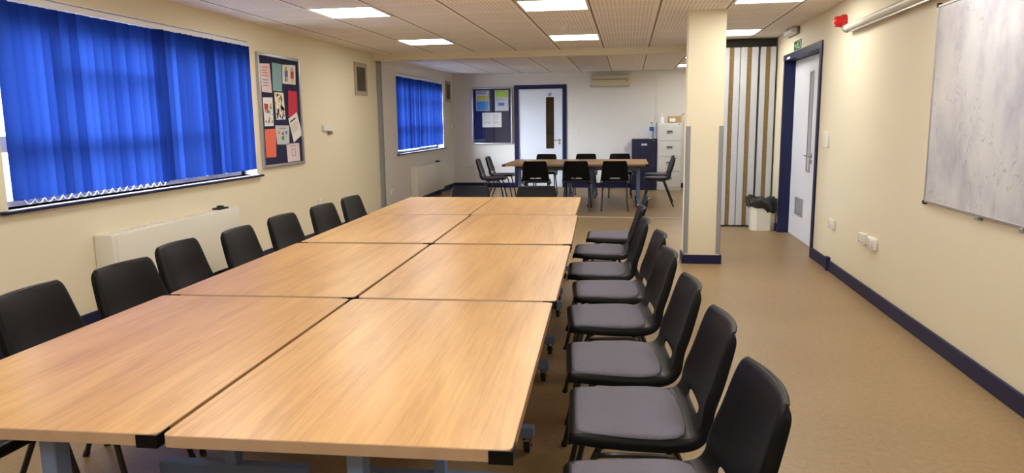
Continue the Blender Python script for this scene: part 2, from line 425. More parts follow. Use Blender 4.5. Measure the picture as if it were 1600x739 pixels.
# door in the right wall: set back in a navy-lined reveal, one wide leaf and one narrow leaf
y0, y1, _, zt = D2; xl = XR+.115
d = B()
d.box(XR-.015, XR+.202, y0-.06, y0+.012, 0, zt-.012).box(XR-.010, XR+.202, y1-.012, y1+.045, 0, zt-.012).box(XR-.015, XR+.202, y0-.06, y1+.045, zt-.012, zt+.052)
d = struct(d.build('door_2', M['navy'], smooth=False))
gy0, gy1, gz0, gz1 = 8.235, 8.365, .80, 1.845
lf0, lf1 = 8.02, y1-.014
B().box(xl, xl+.045, lf0, gy0, .006, zt-.015).box(xl, xl+.045, gy1, lf1, .006, zt-.015).box(xl, xl+.045, gy0, gy1, .006, gz0).box(xl, xl+.045, gy0, gy1, gz1, zt-.015).build('leaf', M['white'], d, smooth=False)
B().box(xl-.008, xl, gy0-.014, gy0, gz0-.014, gz1+.014).box(xl-.008, xl, gy1, gy1+.014, gz0-.014, gz1+.014).box(xl-.008, xl, gy0, gy1, gz0-.014, gz0).box(xl-.008, xl, gy0, gy1, gz1, gz1+.014).build('pane_bead', M['alu'], d, smooth=False)
B().box(xl+.02, xl+.026, gy0, gy1, gz0, gz1).build('pane', M['glass'], d, smooth=False)
B().box(xl, xl+.045, y0+.014, lf0-.005, .006, zt-.015).build('narrow_leaf', M['white'], d, smooth=False)
lever(d, (0, 0, 0), (-1, 0, 0), (0, 1, 0), M['chrome'], xl, 8.165, .965)
g = B(); g.box(xl-.012, xl, 8.44, 8.80, .27, .285).box(xl-.012, xl, 8.44, 8.80, .455, .47).box(xl-.012, xl, 8.44, 8.455, .285, .455).box(xl-.012, xl, 8.785, 8.80, .285, .455)
g = g.build('vent_grille', M['alu'], d, smooth=False)
b = B()
for k in range(9): b.box(xl-.009, xl-.001, 8.455, 8.785, .292+k*.018, .300+k*.018)
b.build('grille_slats', M['alu'], g, smooth=False)
B().box(XR-.017, XR-.013, 8.82, 8.98, 2.0+.028, 2.0+.052).build('name_strip', M['plastic_white'], d, smooth=False)

# ------------------------------------------------------------------ flip-top tables
def rounded_rect(hx, hy, r, n=5):
    P = []
    for sx, sy, a0 in ((1, 1, 0), (-1, 1, 90), (-1, -1, 180), (1, -1, 270)):
        for k in range(n+1):
            a = math.radians(a0+90*k/n); P.append((sx*(hx-r)+r*math.cos(a), sy*(hy-r)+r*math.sin(a)))
    return P
TH = .69
def make_table(L, Wd, label, group, skip=()):
    t = thing('folding_table', label, 'table', (0, 0, 0), 0, group)
    hx, hy = Wd/2, L/2
    B().prism(rounded_rect(hx, hy, .018), 'z', TH-.027, TH).build('tabletop', M['wood'], t, angle=30)
    bm = bmesh.new(); outer = rounded_rect(hx+.0012, hy+.0012, .019); inner = rounded_rect(hx-.003, hy-.003, .016); n = len(outer)
    R = [[bm.verts.new((x, y, z)) for x, y in pl] for pl, z in ((outer, TH-.0275), (outer, TH-.0012), (inner, TH+.0002), (inner, TH-.0275))]
    for q in range(4):
        for k in range(n): bm.faces.new((R[q][k], R[q][(k+1) % n], R[(q+1) % 4][(k+1) % n], R[(q+1) % 4][k]))
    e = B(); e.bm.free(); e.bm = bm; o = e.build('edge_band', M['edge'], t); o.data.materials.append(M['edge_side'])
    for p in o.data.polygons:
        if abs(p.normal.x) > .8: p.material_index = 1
    for sx in (-1, 1):
        for sy in (-1, 1):
            if (sx, sy) in skip: continue
            b = B(); q = .048
            xs = sorted((sx*(hx-q), sx*(hx+.004))); ys = sorted((sy*(hy+.0005), sy*(hy+.004)))
            b.box(xs[0], xs[1], ys[0], ys[1], TH-.031, TH-.0015, .0015)
            xs = sorted((sx*(hx+.0005), sx*(hx+.004))); ys = sorted((sy*(hy-q), sy*(hy+.004)))
            b.box(xs[0], xs[1], ys[0], ys[1], TH-.031, TH-.0015, .0015)
            xs = sorted((sx*(hx-q), sx*(hx+.003))); ys = sorted((sy*(hy-q), sy*(hy+.003)))
            b.box(xs[0], xs[1], ys[0], ys[1], TH-.032, TH-.0285)
            b.cyl((sx*(hx-.025), sy*(hy+.003), TH-.015), (sx*(hx-.025), sy*(hy+.006), TH-.015), .0045, n=10)
            b.build('corner_cap', M['black_plastic'], t, smooth=False)
    fy = L*.335
    for sy in (-1, 1):
        yy = -L*.372 if sy < 0 else L*.302
        f = B().box(-.285, .285, yy-.024, yy+.024, .072, .118, .004).build('foot', M['steel'], t, smooth=False)
        for sx in (-1, 1):
            xx = sx*.255
            c = B().cyl((xx, yy, .074), (xx, yy, .060), .010, n=12).box(xx-.017, xx-.013, yy-.016, yy+.020, .022, .062).box(xx+.013, xx+.017, yy-.016, yy+.020, .022, .062).box(xx-.017, xx+.017, yy-.016, yy+.016, .056, .062).build('caster', M['chrome'], f, smooth=False)
            B().cyl((xx-.011, yy+.012, .029), (xx+.011, yy+.012, .029), .029, n=20).cyl((xx-.02, yy+.012, .029), (xx+.02, yy+.012, .029), .006, n=10).build('wheel', M['rubber'], f)
        B().box(-.021, .021, yy-.026, yy+.026, .118, .655, .004).build('leg', M['steel'], t, smooth=False)
        B().box(.0212, .07, yy-.045, yy+.045, .615, .662, .004).box(-.07, -.0212, yy-.045, yy+.045, .615, .662, .004).build('hinge_bracket', M['steel_dark'], t, smooth=False)
    B().box(-.02, .02, -L*.372+.026, L*.302-.026, .575, .625, .004).build('crossbeam', M['steel'], t, smooth=False)
    return t
TG = 'beech folding tables of the long block'
rows = [((-1.425, 1.986), (-.638, 2.010), 2.0), ((-1.459, 3.262), (-.670, 3.285), 1.9), ((-1.503, 4.556), (-.715, 4.580), 2.3), ((-1.560, 5.828), (-.776, 5.852), 1.8)]
nm = ['nearest the camera', 'second row from the camera', 'third row from the camera', 'in the far end row']
proto = None
for r, (l, rr, a) in enumerate(rows):
    for side, p in (('window side', l), ('aisle side', rr)):
        lab = f'beech-topped wheeled table, {side} of the long block, {nm[r]}'
        if r == 0:
            q = make_table(1.25, .772, lab, TG, () if p is l else ((-1, -1),)); q.location = (*p, 0); q.rotation_euler = (0, 0, math.radians(a))
            proto = proto or {}; proto[side] = q
        else: dup(proto[side], (*p, 0), math.radians(a), lab, TG)
FG = 'beech folding tables of the far square block'
tabs = [(-1.412, 11.885, 'left front', 'beech-topped table of the far block, left half nearest the long table'), (-.256, 11.885, 'r', 'beech-topped table of the far block, right half nearest the long table'),
        (-1.412, 12.680, 'lb', 'beech-topped table of the far block, left half nearest the white door'), (-.256, 12.680, 'rb', 'beech-topped table of the far block, right half nearest the filing cabinets')]
p2 = None
for x, y, _, lab in tabs:
    if p2 is None:
        p2 = make_table(1.138, .78, lab, FG); p2.location = (x, y, 0); p2.rotation_euler = (0, 0, PI/2)
    else: dup(p2, (x, y, 0), PI/2, lab, FG)

# ------------------------------------------------------------------ stacking chairs
def chair_shell():
    prof = [(.190, .418, .178), (.195, .433, .188), (.190, .450, .195), (.165, .4555, .203), (.10, .452, .213), (.0, .447, .219), (-.09, .446, .222),
            (-.145, .449, .221), (-.172, .459, .219), (-.192, .483, .2155), (-.1985, .503, .212), (-.206, .528, .209), (-.215, .550, .206), (-.235, .60, .200), (-.252, .66, .192),
            (-.268, .712, .185), (-.279, .738, .180), (-.286, .754, .170), (-.296, .763, .160), (-.306, .757, .158)]
    us = [-1, -.985, -.93, -.80, -.62, -.40, -.2, 0, .2, .40, .62, .80, .93, .985, 1]
    bm = bmesh.new(); G = []
    for i, (y, z, w) in enumerate(prof):
        a = prof[max(0, i-1)]; c = prof[min(len(prof)-1, i+1)]
        ty, tz = c[0]-a[0], c[1]-a[1]; l = math.hypot(ty, tz); ny, nz = tz/l, -ty/l
        if i < 3: ny, nz = 0., 1.
        if i > 16: ny, nz = 1., .0
        back = min(1, max(0, (z-.45)/.1)) if y < 0 else 0
        row = []
        for u in us:
            k = abs(u); lift = (.026*back+.006*(1-back))*k*k
            fl = 0. if k < .96 else (.008 if k < .99 else .034)
            wd = w*u if k < .96 else math.copysign(w*(.975 if k < .99 else .992), u)
            fl *= {0: .3, 1: .5, 2: .8, 15: .95, 16: .8, 17: .5, 18: .15, 19: 0.}.get(i, 1.)
            row.append(bm.verts.new((wd, y+ny*(lift-fl), z+nz*(lift-fl))))
        G.append(row)
    for i in range(len(prof)-1):
        for j in range(len(us)-1):
            if i == 9 and 5 <= j <= 8: continue
            bm.faces.new((G[i][j], G[i][j+1], G[i+1][j+1], G[i+1][j]))
    bmesh.ops.recalc_face_normals(bm, faces=bm.faces)
    me = bpy.data.meshes.new('shell'); bm.to_mesh(me); bm.free(); me.materials.append(M['black_plastic'])
    for p in me.polygons: p.use_smooth = True
    o = bpy.data.objects.new('shell', me); C.objects.link(o)
    s = o.modifiers.new('thick', 'SOLIDIFY'); s.thickness = .006; s.offset = 0
    s = o.modifiers.new('sub', 'SUBSURF'); s.levels = 1; s.render_levels = 2
    return o
def pad_mesh():
    half = [(0, .176), (.10, .176), (.160, .174), (.180, .164), (.188, .140), (.197, .06), (.203, -.02), (.204, -.07), (.196, -.115), (.172, -.142), (.11, -.155), (0, -.158)]
    out = half+[(-x, y) for x, y in half[-2:0:-1]]
    bm = bmesh.new(); R = []
    for sc, z in ((.995, .445), (1., .455), (.985, .4625), (.93, .466), (.6, .467)):
        R.append([bm.verts.new((x*sc, .01+(y-.01)*sc, z)) for x, y in out])
    n = len(out)
    for a, c in zip(R, R[1:]):
        for k in range(n): bm.faces.new((a[k], a[(k+1) % n], c[(k+1) % n], c[k]))
    bm.faces.new(R[-1]); bm.faces.new(R[0][::-1])
    bmesh.ops.recalc_face_normals(bm, faces=bm.faces)
    me = bpy.data.meshes.new('seat_pad'); bm.to_mesh(me); bm.free(); me.materials.append(M['pad'])
    for p in me.polygons: p.use_smooth = True
    return me
def make_chair(label, group):
    t = thing('stacking_chair', label, 'chair', (0, 0, 0), 0, group)
    sh = chair_shell(); sh.parent = t
    o = bpy.data.objects.new('seat_pad', pad_mesh()); C.objects.link(o); o.parent = t
    for s in (-1, 1):
        x = s*.178; xf = s*.202
        B().tube([(xf, .205, .0), (x+s*.004, .125, .370), (x, .105, .412), (x, .075, .428), (x, .015, .430)], .0105, 10).cyl((xf, .2055, 0), (xf-s*.001, .2005, .022), .0135, n=12).build('leg', M['black_metal'], t)
        B().tube([(xf, -.262, .0), (x+s*.004, -.115, .370), (x, -.092, .412), (x, -.060, .428), (x, .015, .430)], .0105, 10).cyl((xf, -.2625, 0), (xf-s*.001, -.254, .022), .0135, n=12).build('leg', M['black_metal'], t)
        B().tube([(x+s*.005, .11, .392), (x+s*.022, .108, .398), (x+s*.040, .085, .408), (x+s*.046, .05, .412), (x+s*.046, -.05, .412), (x+s*.040, -.085, .408), (x+s*.022, -.10, .398), (x+s*.005, -.10, .392)], .008, 8).build('linking_hoop', M['black_metal'], t)
    B().tube([(-.178, .07, .424), (.178, .07, .424)], .009, 8).build('cross_bar', M['black_metal'], t)
    B().tube([(-.178, -.06, .424), (.178, -.06, .424)], .009, 8).build('cross_bar', M['black_metal'], t)
    return t
NTH = ['nearest the camera', 'second from the camera', 'third from the camera', 'fourth from the camera', 'fifth from the camera', 'sixth from the camera', 'seventh from the camera', 'farthest from the camera']
R_ = [(.051, 1.671, 95.8), (.019, 2.216, 94.), (-.031, 2.732, 95.1), (-.077, 3.354, 96.3), (-.095, 3.905, 95.), (-.165, 4.45, 93.1), (-.178, 5.145, 91.), (-.125, 5.825, 90.8)]
L_ = [(-1.965, 1.84, -88.), (-1.95, 2.376, -86.), (-1.935, 2.85, -93.), (-2.039, 3.423, -89.), (-1.991, 3.938, -87.5), (-2.015, 4.533, -92.), (-1.994, 5.133, -94.), (-2.006, 5.744, -92.5)]
specs = []
for k, (x, y, a) in enumerate(R_):
    specs.append((x, y, a, f'black chair with grey seat pad on aisle side of long table, {NTH[k]}', 'black chairs along the aisle side'))
LN = ['black chair at the near window-side corner, only its seat showing under the tabletop', 'nearest full black chair back on window side of long table',
      'second black chair back from the camera on window side, before the radiator near end', 'third black chair back from the camera on window side, in front of the radiator',
      'fourth black chair back from the camera, near the radiator far end', 'fifth black chair back from the camera on window side of long table',
      'sixth black chair back on window side, below the wall socket', 'farthest black chair back on window side of long table, before the metal channel']
for (x, y, a), l in zip(L_, LN): specs.append((x, y, a, l, 'black chairs along the window side'))
specs += [(-1.475, 6.50, 180, 'black chair at far end of the long table, left of two', 'chairs at the far end of the long table'),
          (-.84, 6.515, 181, 'black chair at far end of the long table, right of two', 'chairs at the far end of the long table')]
FC = 'chairs around the far table block'
specs += [(-1.41, 11.37, 1, 'left black chair of three with backs towards us at the far table', FC), (-.775, 11.37, -1, 'middle black chair of three with backs towards us at the far table', FC),
          (-.20, 11.37, 1, 'right black chair of three with backs towards us at the far table', FC),
          (-1.50, 13.30, 180, 'black chair behind far table in front of the white door', FC), (-.77, 13.30, 179, 'black chair behind far table, middle of the back three', FC),
          (-.14, 13.30, 182, 'black chair behind far table beside the dark blue cabinet', FC),
          (-2.19, 11.92, -88, 'black chair at left end of far table, nearer of two', FC), (-2.17, 12.68, -91, 'black chair at left end of far table, farther of two by the noticeboard', FC),
          (.455, 11.92, 90, 'black chair at right end of far table, nearer of two', FC), (.485, 12.72, 91, 'black chair at right end of far table, farther of two before the filing cabinets', FC)]
ch0 = None
for x, y, a, l, g in specs:
    if ch0 is None:
        ch0 = make_chair(l, g); ch0.location = (x, y, 0); ch0.rotation_euler = (0, 0, math.radians(a))
    else: dup(ch0, (x, y, 0), math.radians(a), l, g)

# ------------------------------------------------------------------ ceiling lights and detectors
def make_light(label, group):
    t = thing('ceiling_light', label, 'ceiling light', (0, 0, H), 0, group)
    h = .295
    B().box(-h, h, -h, -h+.022, -.010, -.0005).box(-h, h, h-.022, h, -.010, -.0005).box(-h, -h+.022, -h+.022, h-.022, -.010, -.0005).box(h-.022, h, -h+.022, h-.022, -.010, -.0005).build('frame', M['plastic_white'], t, smooth=False)
    B().box(-h+.022, h-.022, -h+.022, h-.022, -.006, -.001).build('diffuser', M['diffuser'], t, smooth=False)
    return t
LG = 'square ceiling panel lights'
cols = {-2.455: 'window-side column', -.642: 'middle column', 1.16: 'door-side column'}
rws = {8.91: 'in the row nearest the beam', 6.43: 'in the second row from the beam', 4.01: 'third row from the beam', 1.59: 'fourth row from the beam', -.9: 'last row behind the camera'}
lt = None
for y, rn in rws.items():
    for x, cn in cols.items():
        lab = f'lit square ceiling panel light, {cn}, {rn}'
        if lt is None: lt = make_light(lab, LG); lt.location = (x, y, H)
        else: dup(lt, (x, y, H), 0, lab, LG)
dup(lt, (1.16, 12.0, H), 0, 'lit square ceiling panel light just beyond the beam, behind the column', LG)
dup(lt, (1.16, 13.9, H), 0, 'lit square ceiling panel light farthest away, left of the column', LG)
def detector(x, y, label, zt=H):
    t = thing('smoke_detector', label, 'smoke detector', (x, y, zt), 0, 'smoke detectors')
    O = t.location
    B(O).lathe([(.055, zt-.0005), (.055, zt-.014), (.050, zt-.018)], (x, y, 0)).build('base', M['plastic_white'], t)
    B(O).lathe([(.042, zt-.018), (.042, zt-.026), (.036, zt-.045), (.020, zt-.050)], (x, y, 0)).build('sensor_head', M['plastic_white'], t)
detector(-.675, 7.87, 'white round smoke detector on ceiling between two middle panel lights')
detector(-.68, 13.0, 'white round smoke detector on ceiling beyond the beam', H-.012)
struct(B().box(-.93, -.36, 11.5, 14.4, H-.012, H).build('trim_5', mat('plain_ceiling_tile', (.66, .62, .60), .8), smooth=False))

# ------------------------------------------------------------------ left wall fittings
def heater(label, y0, y1):
    xw, xf, zb, zt = XL+.002, -3.51, .105, .622
    t = thing('storage_heater', label, 'radiator', (xw, (y0+y1)/2, 0), 0, 'white wall heaters'); O = t.location
    B(O).box(xw, xf, y0, y1, zb, zt, .010, 3).build('casing', M['heater'], t)
    B(O).box(xf-.001, xf+.004, y0+.05, y1-.02, zb+.03, zt-.02, .003).build('front_panel', M['heater'], t)
    b = B(O)
    for k in range(22): b.box(xw+.03, xf-.02, y0+.06+k*(y1-y0-.12)/22, y0+.06+(k+.55)*(y1-y0-.12)/22, zt-.001, zt+.003)
    b.build('top_grille', M['heater'], t, smooth=False)
    k = B(O); k.box(xw+.03, xf-.03, y1-.27, y1-.13, zt+.003, zt+.018, .004).lathe([(.03, zt+.018), (.03, zt+.030), (.026, zt+.034)], ((xw+xf)/2, y1-.20, 0))
    k.build('control_knob', M['rubber'], t)
    for yy in (y0+.15, y1-.15): B(O).box(xw+.02, xf-.02, yy-.02, yy+.02, 0, zb+.005).build('foot', M['steel_dark'], t, smooth=False)
    return t
heater('long white wall heater under the near blue blind', 4.47, 6.17)
heater('white wall heater beyond the beam, under the far blue blind', 11.97, 13.75)

def wall_vent(label, y0, y1, z0, z1):
    t = thing('wall_vent', label, 'vent', (XL, (y0+y1)/2, z0), 0, 'beige louvred wall vents'); O = t.location
    w = .06
    B(O).box(XL+.001, XL+.02, y0, y0+w, z0, z1, .003).box(XL+.001, XL+.02, y1-w, y1, z0, z1, .003).box(XL+.001, XL+.02, y0+w, y1-w, z0, z0+w, .003).box(XL+.001, XL+.02, y0+w, y1-w, z1-w, z1, .003).build('frame', M['vent_frame'], t, smooth=False)
    B(O).box(XL+.001, XL+.006, y0+w, y1-w, z0+w, z1-w).build('backing', M['vent_dark'], t, smooth=False)
    b = B(O); n = 12
    for k in range(n):
        z = z0+w+(z1-z0-2*w)*(k+.2)/n
        b.prism([(XL+.006, z+.014), (XL+.018, z), (XL+.018, z+.004), (XL+.006, z+.018)], 'y', y0+w, y1-w)
    b.build('louvres', M['vent_dark'], t, smooth=False)
wall_vent('beige louvred wall vent before the beam on the window wall', 9.56, 10.02, 1.745, 2.185)
wall_vent('beige louvred wall vent beyond the beam, right of the far blind', 14.55, 14.95, 1.78, 2.19)

t = thing('thermostat', 'small white thermostat on cream wall right of the near noticeboard', 'thermostat', (XL, 8.62, 1.27)); O = t.location
B(O).box(XL+.001, XL+.03, 8.42, 8.64, 1.275, 1.350, .005).build('casing', M['plastic_white'], t)
B(O).box(XL+.001, XL+.025, 8.65, 8.75, 1.285, 1.345, .004).build('side_module', M['plastic_white'], t)
B(O).box(XL+.001, XL+.03, 8.58, 8.68, 1.235, 1.274, .004).build('lower_switch', M['ac_dark'], t)

def socket(label, cat, face, pos, w=.086, h=.086, kind='socket', group=None):
    """face 'L','R','F' wall"""
    u, z = pos
    loc = {'L': (XL, u, z), 'R': (XR, u, z), 'F': (u, YF, z)}[face]
    t = thing('wall_socket' if kind == 'socket' else 'light_switch', label, cat, loc, 0, group)
    def bx(a0, a1, z0, z1, d0, d1, bv=0.):
        if face == 'L': return B(loc).box(XL+d0, XL+d1, u+a0, u+a1, z+z0, z+z1, bv)
        if face == 'R': return B(loc).box(XR-d1, XR-d0, u+a0, u+a1, z+z0, z+z1, bv)
        return B(loc).box(u+a0, u+a1, YF-d1, YF-d0, z+z0, z+z1, bv)
    bx(-w/2, w/2, -h/2, h/2, .001, .028, .004).build('plate', M['plastic_white'], t)
    n = 2 if w > .12 else 1
    for k in range(n):
        c = (k-(n-1)/2)*w/2
        bx(c-.010, c+.010, h*.18, h*.40, .028, .033, .002).build('rocker', M['plastic_white'], t)
        if kind == 'socket':
            for dx, dz in ((0, .0), (-.012, -.025), (.012, -.025)):
                bx(c+dx-.003, c+dx+.003, dz-.004, dz+.004, .0275, .0287).build('pin_slot', M['rubber'], t, smooth=False)
    return t
socket('white single socket low on window wall, behind the sixth chair back', 'socket', 'L', (8.25, .435), .12)
socket('white socket low on window wall just beyond the beam', 'socket', 'L', (10.95, .30), .12)
socket('white double socket on far wall under the far noticeboard', 'socket', 'F', (-3.31, .45), .16)
socket('white light switch on far wall right of the white door', 'light switch', 'F', (-1.06, 1.17), .09, .09, 'switch')
socket('tall white light switch on right wall beside the blue door frame', 'light switch', 'R', (7.12, 1.165), .13, .14, 'switch')
socket('white socket low on right wall, nearest the door', 'socket', 'R', (6.77, .432), .14)
socket('white socket low on right wall, left one of the close pair', 'socket', 'R', (5.90, .442), .145, .075)
socket('white socket low on right wall, right one of the close pair', 'socket', 'R', (5.67, .440), .165, .08)
t = thing('wall_sensor', 'tiny white sensor box in the far left corner', 'sensor', (XL, 15.05, 1.27)); B(t.location).box(XL+.001, XL+.05, 14.98, 15.07, 1.24, 1.32, .006).build('casing', M['plastic_white'], t); B(t.location).box(XL+.05, XL+.054, 15.0, 15.05, 1.26, 1.285, .001).build('lens', M['ac_dark'], t)

# noticeboard on the left wall
def frame_yz(b, x0, x1, y0, y1, z0, z1, w):
    return b.box(x0, x1, y0, y0+w, z0, z1, .003).box(x0, x1, y1-w, y1, z0, z1, .003).box(x0, x1, y0+w, y1-w, z0, z0+w, .003).box(x0, x1, y0+w, y1-w, z1-w, z1, .003)
t = thing('noticeboard', 'navy felt noticeboard in aluminium frame beside the near window', 'noticeboard', (XL, 7.375, .922), 0, 'noticeboards'); O = t.location
frame_yz(B(O), XL+.001, XL+.030, 6.90, 7.85, .922, 2.078, .032).build('frame', M['alu'], t)
B(O).box(XL+.001, XL+.012, 6.93, 7.82, .95, 2.05).build('felt_panel', M['felt'], t, smooth=False)
xs = XL+.0125
def sheet(name, label, cat, pts, m, marks=(), group='papers on the near noticeboard'):
    """pts: tl tr br bl as (y, z) on the left wall; marks: (u0,u1,v0,v1,material) in 0..1 of the sheet"""
    (ya, za), (yb_, zb_), (yc, zc), (yd, zd) = pts
    cyy = (ya+yb_+yc+yd)/4; czz = (za+zb_+zc+zd)/4
    t = thing(name, label, cat, (xs, cyy, min(zc, zd)), 0, group); O = t.location
    B(O).prism([(ya, za), (yb_, zb_), (yc, zc), (yd, zd)], 'x', xs, xs+.001).build('sheet', m, t, smooth=False)
    by = {}
    for mk in marks: by.setdefault(mk[4], []).append(mk)
    def P(u, v):
        top = (ya+(yb_-ya)*u, za+(zb_-za)*u); bot = (yd+(yc-yd)*u, zd+(zc-zd)*u)
        return (top[0]+(bot[0]-top[0])*v, top[1]+(bot[1]-top[1])*v)
    for mm, L in by.items():
        b = B(O)
        for u0, u1, v0, v1, _ in L: b.prism([P(u0, v0), P(u1, v0), P(u1, v1), P(u0, v1)], 'x', xs+.001, xs+.0016)
        b.build('printing', M[mm], t, smooth=False)
    return t
def lines(u0, u1, v0, v1, n, m, frac=.45):
    return [(u0, u0+(u1-u0)*random.uniform(.7, 1), v0+(v1-v0)*k/n, v0+(v1-v0)*(k+frac)/n, m) for k in range(n)]
def blobs(n, ms, s=.10, u=(.06, .94), v=(.06, .94)):
    o = []
    for k in range(n):
        a, c = random.uniform(*u), random.uniform(*v); w, h_ = s*random.uniform(.5, 1.2), s*random.uniform(.4, 1.)
        o.append((max(.02, a-w/2), min(.98, a+w/2), max(.02, c-h_/2), min(.98, c+h_/2), random.choice(ms)))
    return o
sheet('notice_paper', 'pale pink handwritten paper at top left of near noticeboard', 'paper', ((6.963, 1.967), (7.171, 1.979), (7.188, 1.687), (6.976, 1.688)), M['paper_pink'], lines(.15, .85, .12, .5, 4, 'ink_red', .25)+lines(.15, .8, .55, .85, 3, 'ink_sky', .3))
sheet('notice_paper', 'teal blue paper at top middle of near noticeboard', 'paper', ((7.225, 1.996), (7.44, 1.991), (7.415, 1.706), (7.21, 1.711)), M['paper_teal'], lines(.12, .9, .1, .9, 8, 'ink_grey', .2))
sheet('drawing_paper', 'white paper with two drawn figures at top right of near noticeboard', 'paper', ((7.455, 1.991), (7.765, 2.004), (7.746, 1.794), (7.437, 1.792)), M['paper_white'],
      [(.2, .34, .12, .28, 'ink_orange'), (.16, .4, .3, .62, 'ink_blue'), (.2, .26, .62, .88, 'ink_black'), (.3, .36, .62, .88, 'ink_black'), (.66, .8, .15, .3, 'ink_grey'), (.62, .86, .32, .7, 'ink_red'), (.66, .72, .7, .92, 'ink_yellow'), (.77, .83, .7, .92, 'ink_yellow')])
sheet('drawing_paper', 'white paper with red and green doodles at middle left of near noticeboard', 'paper', ((6.983, 1.633), (7.189, 1.64), (7.181, 1.348), (6.988, 1.346)), M['paper_white'], [(.1, .5, .22, .42, 'ink_red')]+blobs(16, ['ink_green', 'ink_red', 'ink_grey', 'ink_black', 'ink_grey'], .13))
sheet('collage_paper', 'busy yellow, red and black collage at centre of near noticeboard', 'paper', ((7.235, 1.694), (7.442, 1.696), (7.458, 1.416), (7.247, 1.41)), M['paper_white'], blobs(44, ['ink_yellow', 'ink_orange', 'ink_black', 'ink_red', 'ink_yellow', 'ink_sky'], .15))
sheet('notice_paper', 'plain red paper at middle right of near noticeboard', 'paper', ((7.556, 1.724), (7.768, 1.723), (7.763, 1.487), (7.531, 1.438)), M['paper_red'])
xs += .0012
sheet('typed_letter', 'tilted white typed letter overlapping the red paper', 'paper', ((7.521, 1.423), (7.738, 1.496), (7.838, 1.246), (7.621, 1.165)), M['paper_white'], [(.1, .7, .14, .2, 'ink_black')]+lines(.1, .85, .3, .7, 7, 'ink_grey', .3))
xs -= .0012
sheet('drawing_paper', 'grey-blue paper with a small flower drawing, above the blush sketch', 'paper', ((7.212, 1.353), (7.532, 1.351), (7.513, 1.146), (7.233, 1.155)), M['paper_grey'], [(.44, .58, .35, .5, 'ink_red'), (.4, .6, .55, .75, 'ink_green'), (.15, .3, .3, .45, 'ink_orange'), (.7, .85, .3, .45, 'ink_sky'), (.25, .75, .12, .18, 'ink_grey')])
sheet('notice_paper', 'plain coral orange paper at bottom left of near noticeboard', 'paper', ((6.98, 1.315), (7.224, 1.321), (7.197, 1.028), (6.982, 1.03)), M['paper_coral'])
sheet('sketch_paper', 'pale blush paper with a faint sketch at bottom right of near noticeboard', 'paper', ((7.44, 1.158), (7.751, 1.156), (7.759, .960), (7.455, .960)), M['paper_blush'], [(.3, .7, .1, .14, 'ink_grey'), (.36, .40, .3, .7, 'ink_grey'), (.62, .66, .3, .7, 'ink_grey'), (.40, .62, .3, .34, 'ink_grey'), (.40, .62, .66, .7, 'ink_grey')])

# ------------------------------------------------------------------ far wall fittings
def frame_xz(b, x0, x1, y0, y1, z0, z1, w):
    return b.box(x0, x0+w, y0, y1, z0, z1, .003).box(x1-w, x1, y0, y1, z0, z1, .003).box(x0+w, x1-w, y0, y1, z0, z0+w, .003).box(x0+w, x1-w, y0, y1, z1-w, z1, .003)
t = thing('noticeboard', 'glazed navy noticeboard on far wall left of the white door', 'noticeboard', (-2.80, YF, .905), 0, 'noticeboards'); O = t.location
frame_xz(B(O), -3.225, -2.375, YF-.05, YF-.001, .905, 2.072, .03).build('frame', M['alu'], t)
B(O).box(-3.20, -2.40, YF-.015, YF-.002, .93, 2.045).build('felt_panel', M['felt'], t, smooth=False)
B(O).box(-3.195, -2.405, YF-.045, YF-.041, .935, 2.04).build('glazing', M['glass'], t, smooth=False)
yp = YF-.0155
def fsheet(label, x0, x1, z0, z1, m, marks):
    t = thing('notice_poster', label, 'poster', ((x0+x1)/2, yp, z0), 0, 'posters in the far noticeboard'); O = t.location
    B(O).box(x0, x1, yp-.001, yp, z0, z1).build('sheet', M[m], t, smooth=False)
    by = {}
    for k in marks: by.setdefault(k[4], []).append(k)
    for mm, L in by.items():
        b = B(O)
        for u0, u1, v0, v1, _ in L: b.box(x0+(x1-x0)*u0, x0+(x1-x0)*u1, yp-.0016, yp-.001, z1-(z1-z0)*v1, z1-(z1-z0)*v0)
        b.build('printing', M[mm], t, smooth=False)
fsheet('poster with olive and blue bands at top left inside far noticeboard', -3.142, -2.859, 1.596, 2.01, 'paper_grey', [(.06, .94, .26, .52, 'ink_olive'), (.06, .94, .53, .96, 'ink_sky')]+lines(.1, .9, .05, .22, 2, 'ink_blue', .5))
fsheet('poster with green header at top right inside far noticeboard', -2.742, -2.458, 1.59, 2.01, 'paper_grey', [(.05, .95, .03, .33, 'ink_lime'), (.25, .7, .6, .75, 'ink_blue')]+lines(.12, .85, .38, .56, 3, 'ink_grey', .3))
fsheet('plain white landscape notice at centre of far noticeboard', -3.014, -2.608, 1.256, 1.556, 'paper_white', lines(.08, .45, .1, .85, 8, 'ink_grey', .2)+lines(.55, .9, .1, .85, 8, 'ink_grey', .2))

# wall air conditioner
t = thing('air_conditioner', 'beige wall air conditioner high on the far wall', 'air conditioner', (-.375, YF, 2.03)); O = t.location
ax0, ax1 = -.765, .015
B(O).prism([(YF-.001, 2.035), (YF-.15, 2.035), (YF-.185, 2.075), (YF-.19, 2.20), (YF-.165, 2.262), (YF-.001, 2.268)], 'x', ax0, ax1).build('casing', M['ac'], t)
B(O).box(ax0+.03, ax1-.03, YF-.193, YF-.18, 2.165, 2.185).build('intake_slot', M['ac_dark'], t, smooth=False)
B(O).box(ax0+.02, ax1-.02, YF-.196, YF-.178, 2.055, 2.115, .004).build('air_flap', M['ac'], t, smooth=False)
B(O).box(ax1-.09, ax1-.04, YF-.193, YF-.185, 2.128, 2.142).build('indicator', M['ac_dark'], t, smooth=False)
b = B(O)
for k in range(26): b.box(ax0+.03+k*.028, ax0+.045+k*.028, YF-.14, YF-.03, 2.264, 2.271)
b.build('top_grille', M['ac_dark'], t, smooth=False)

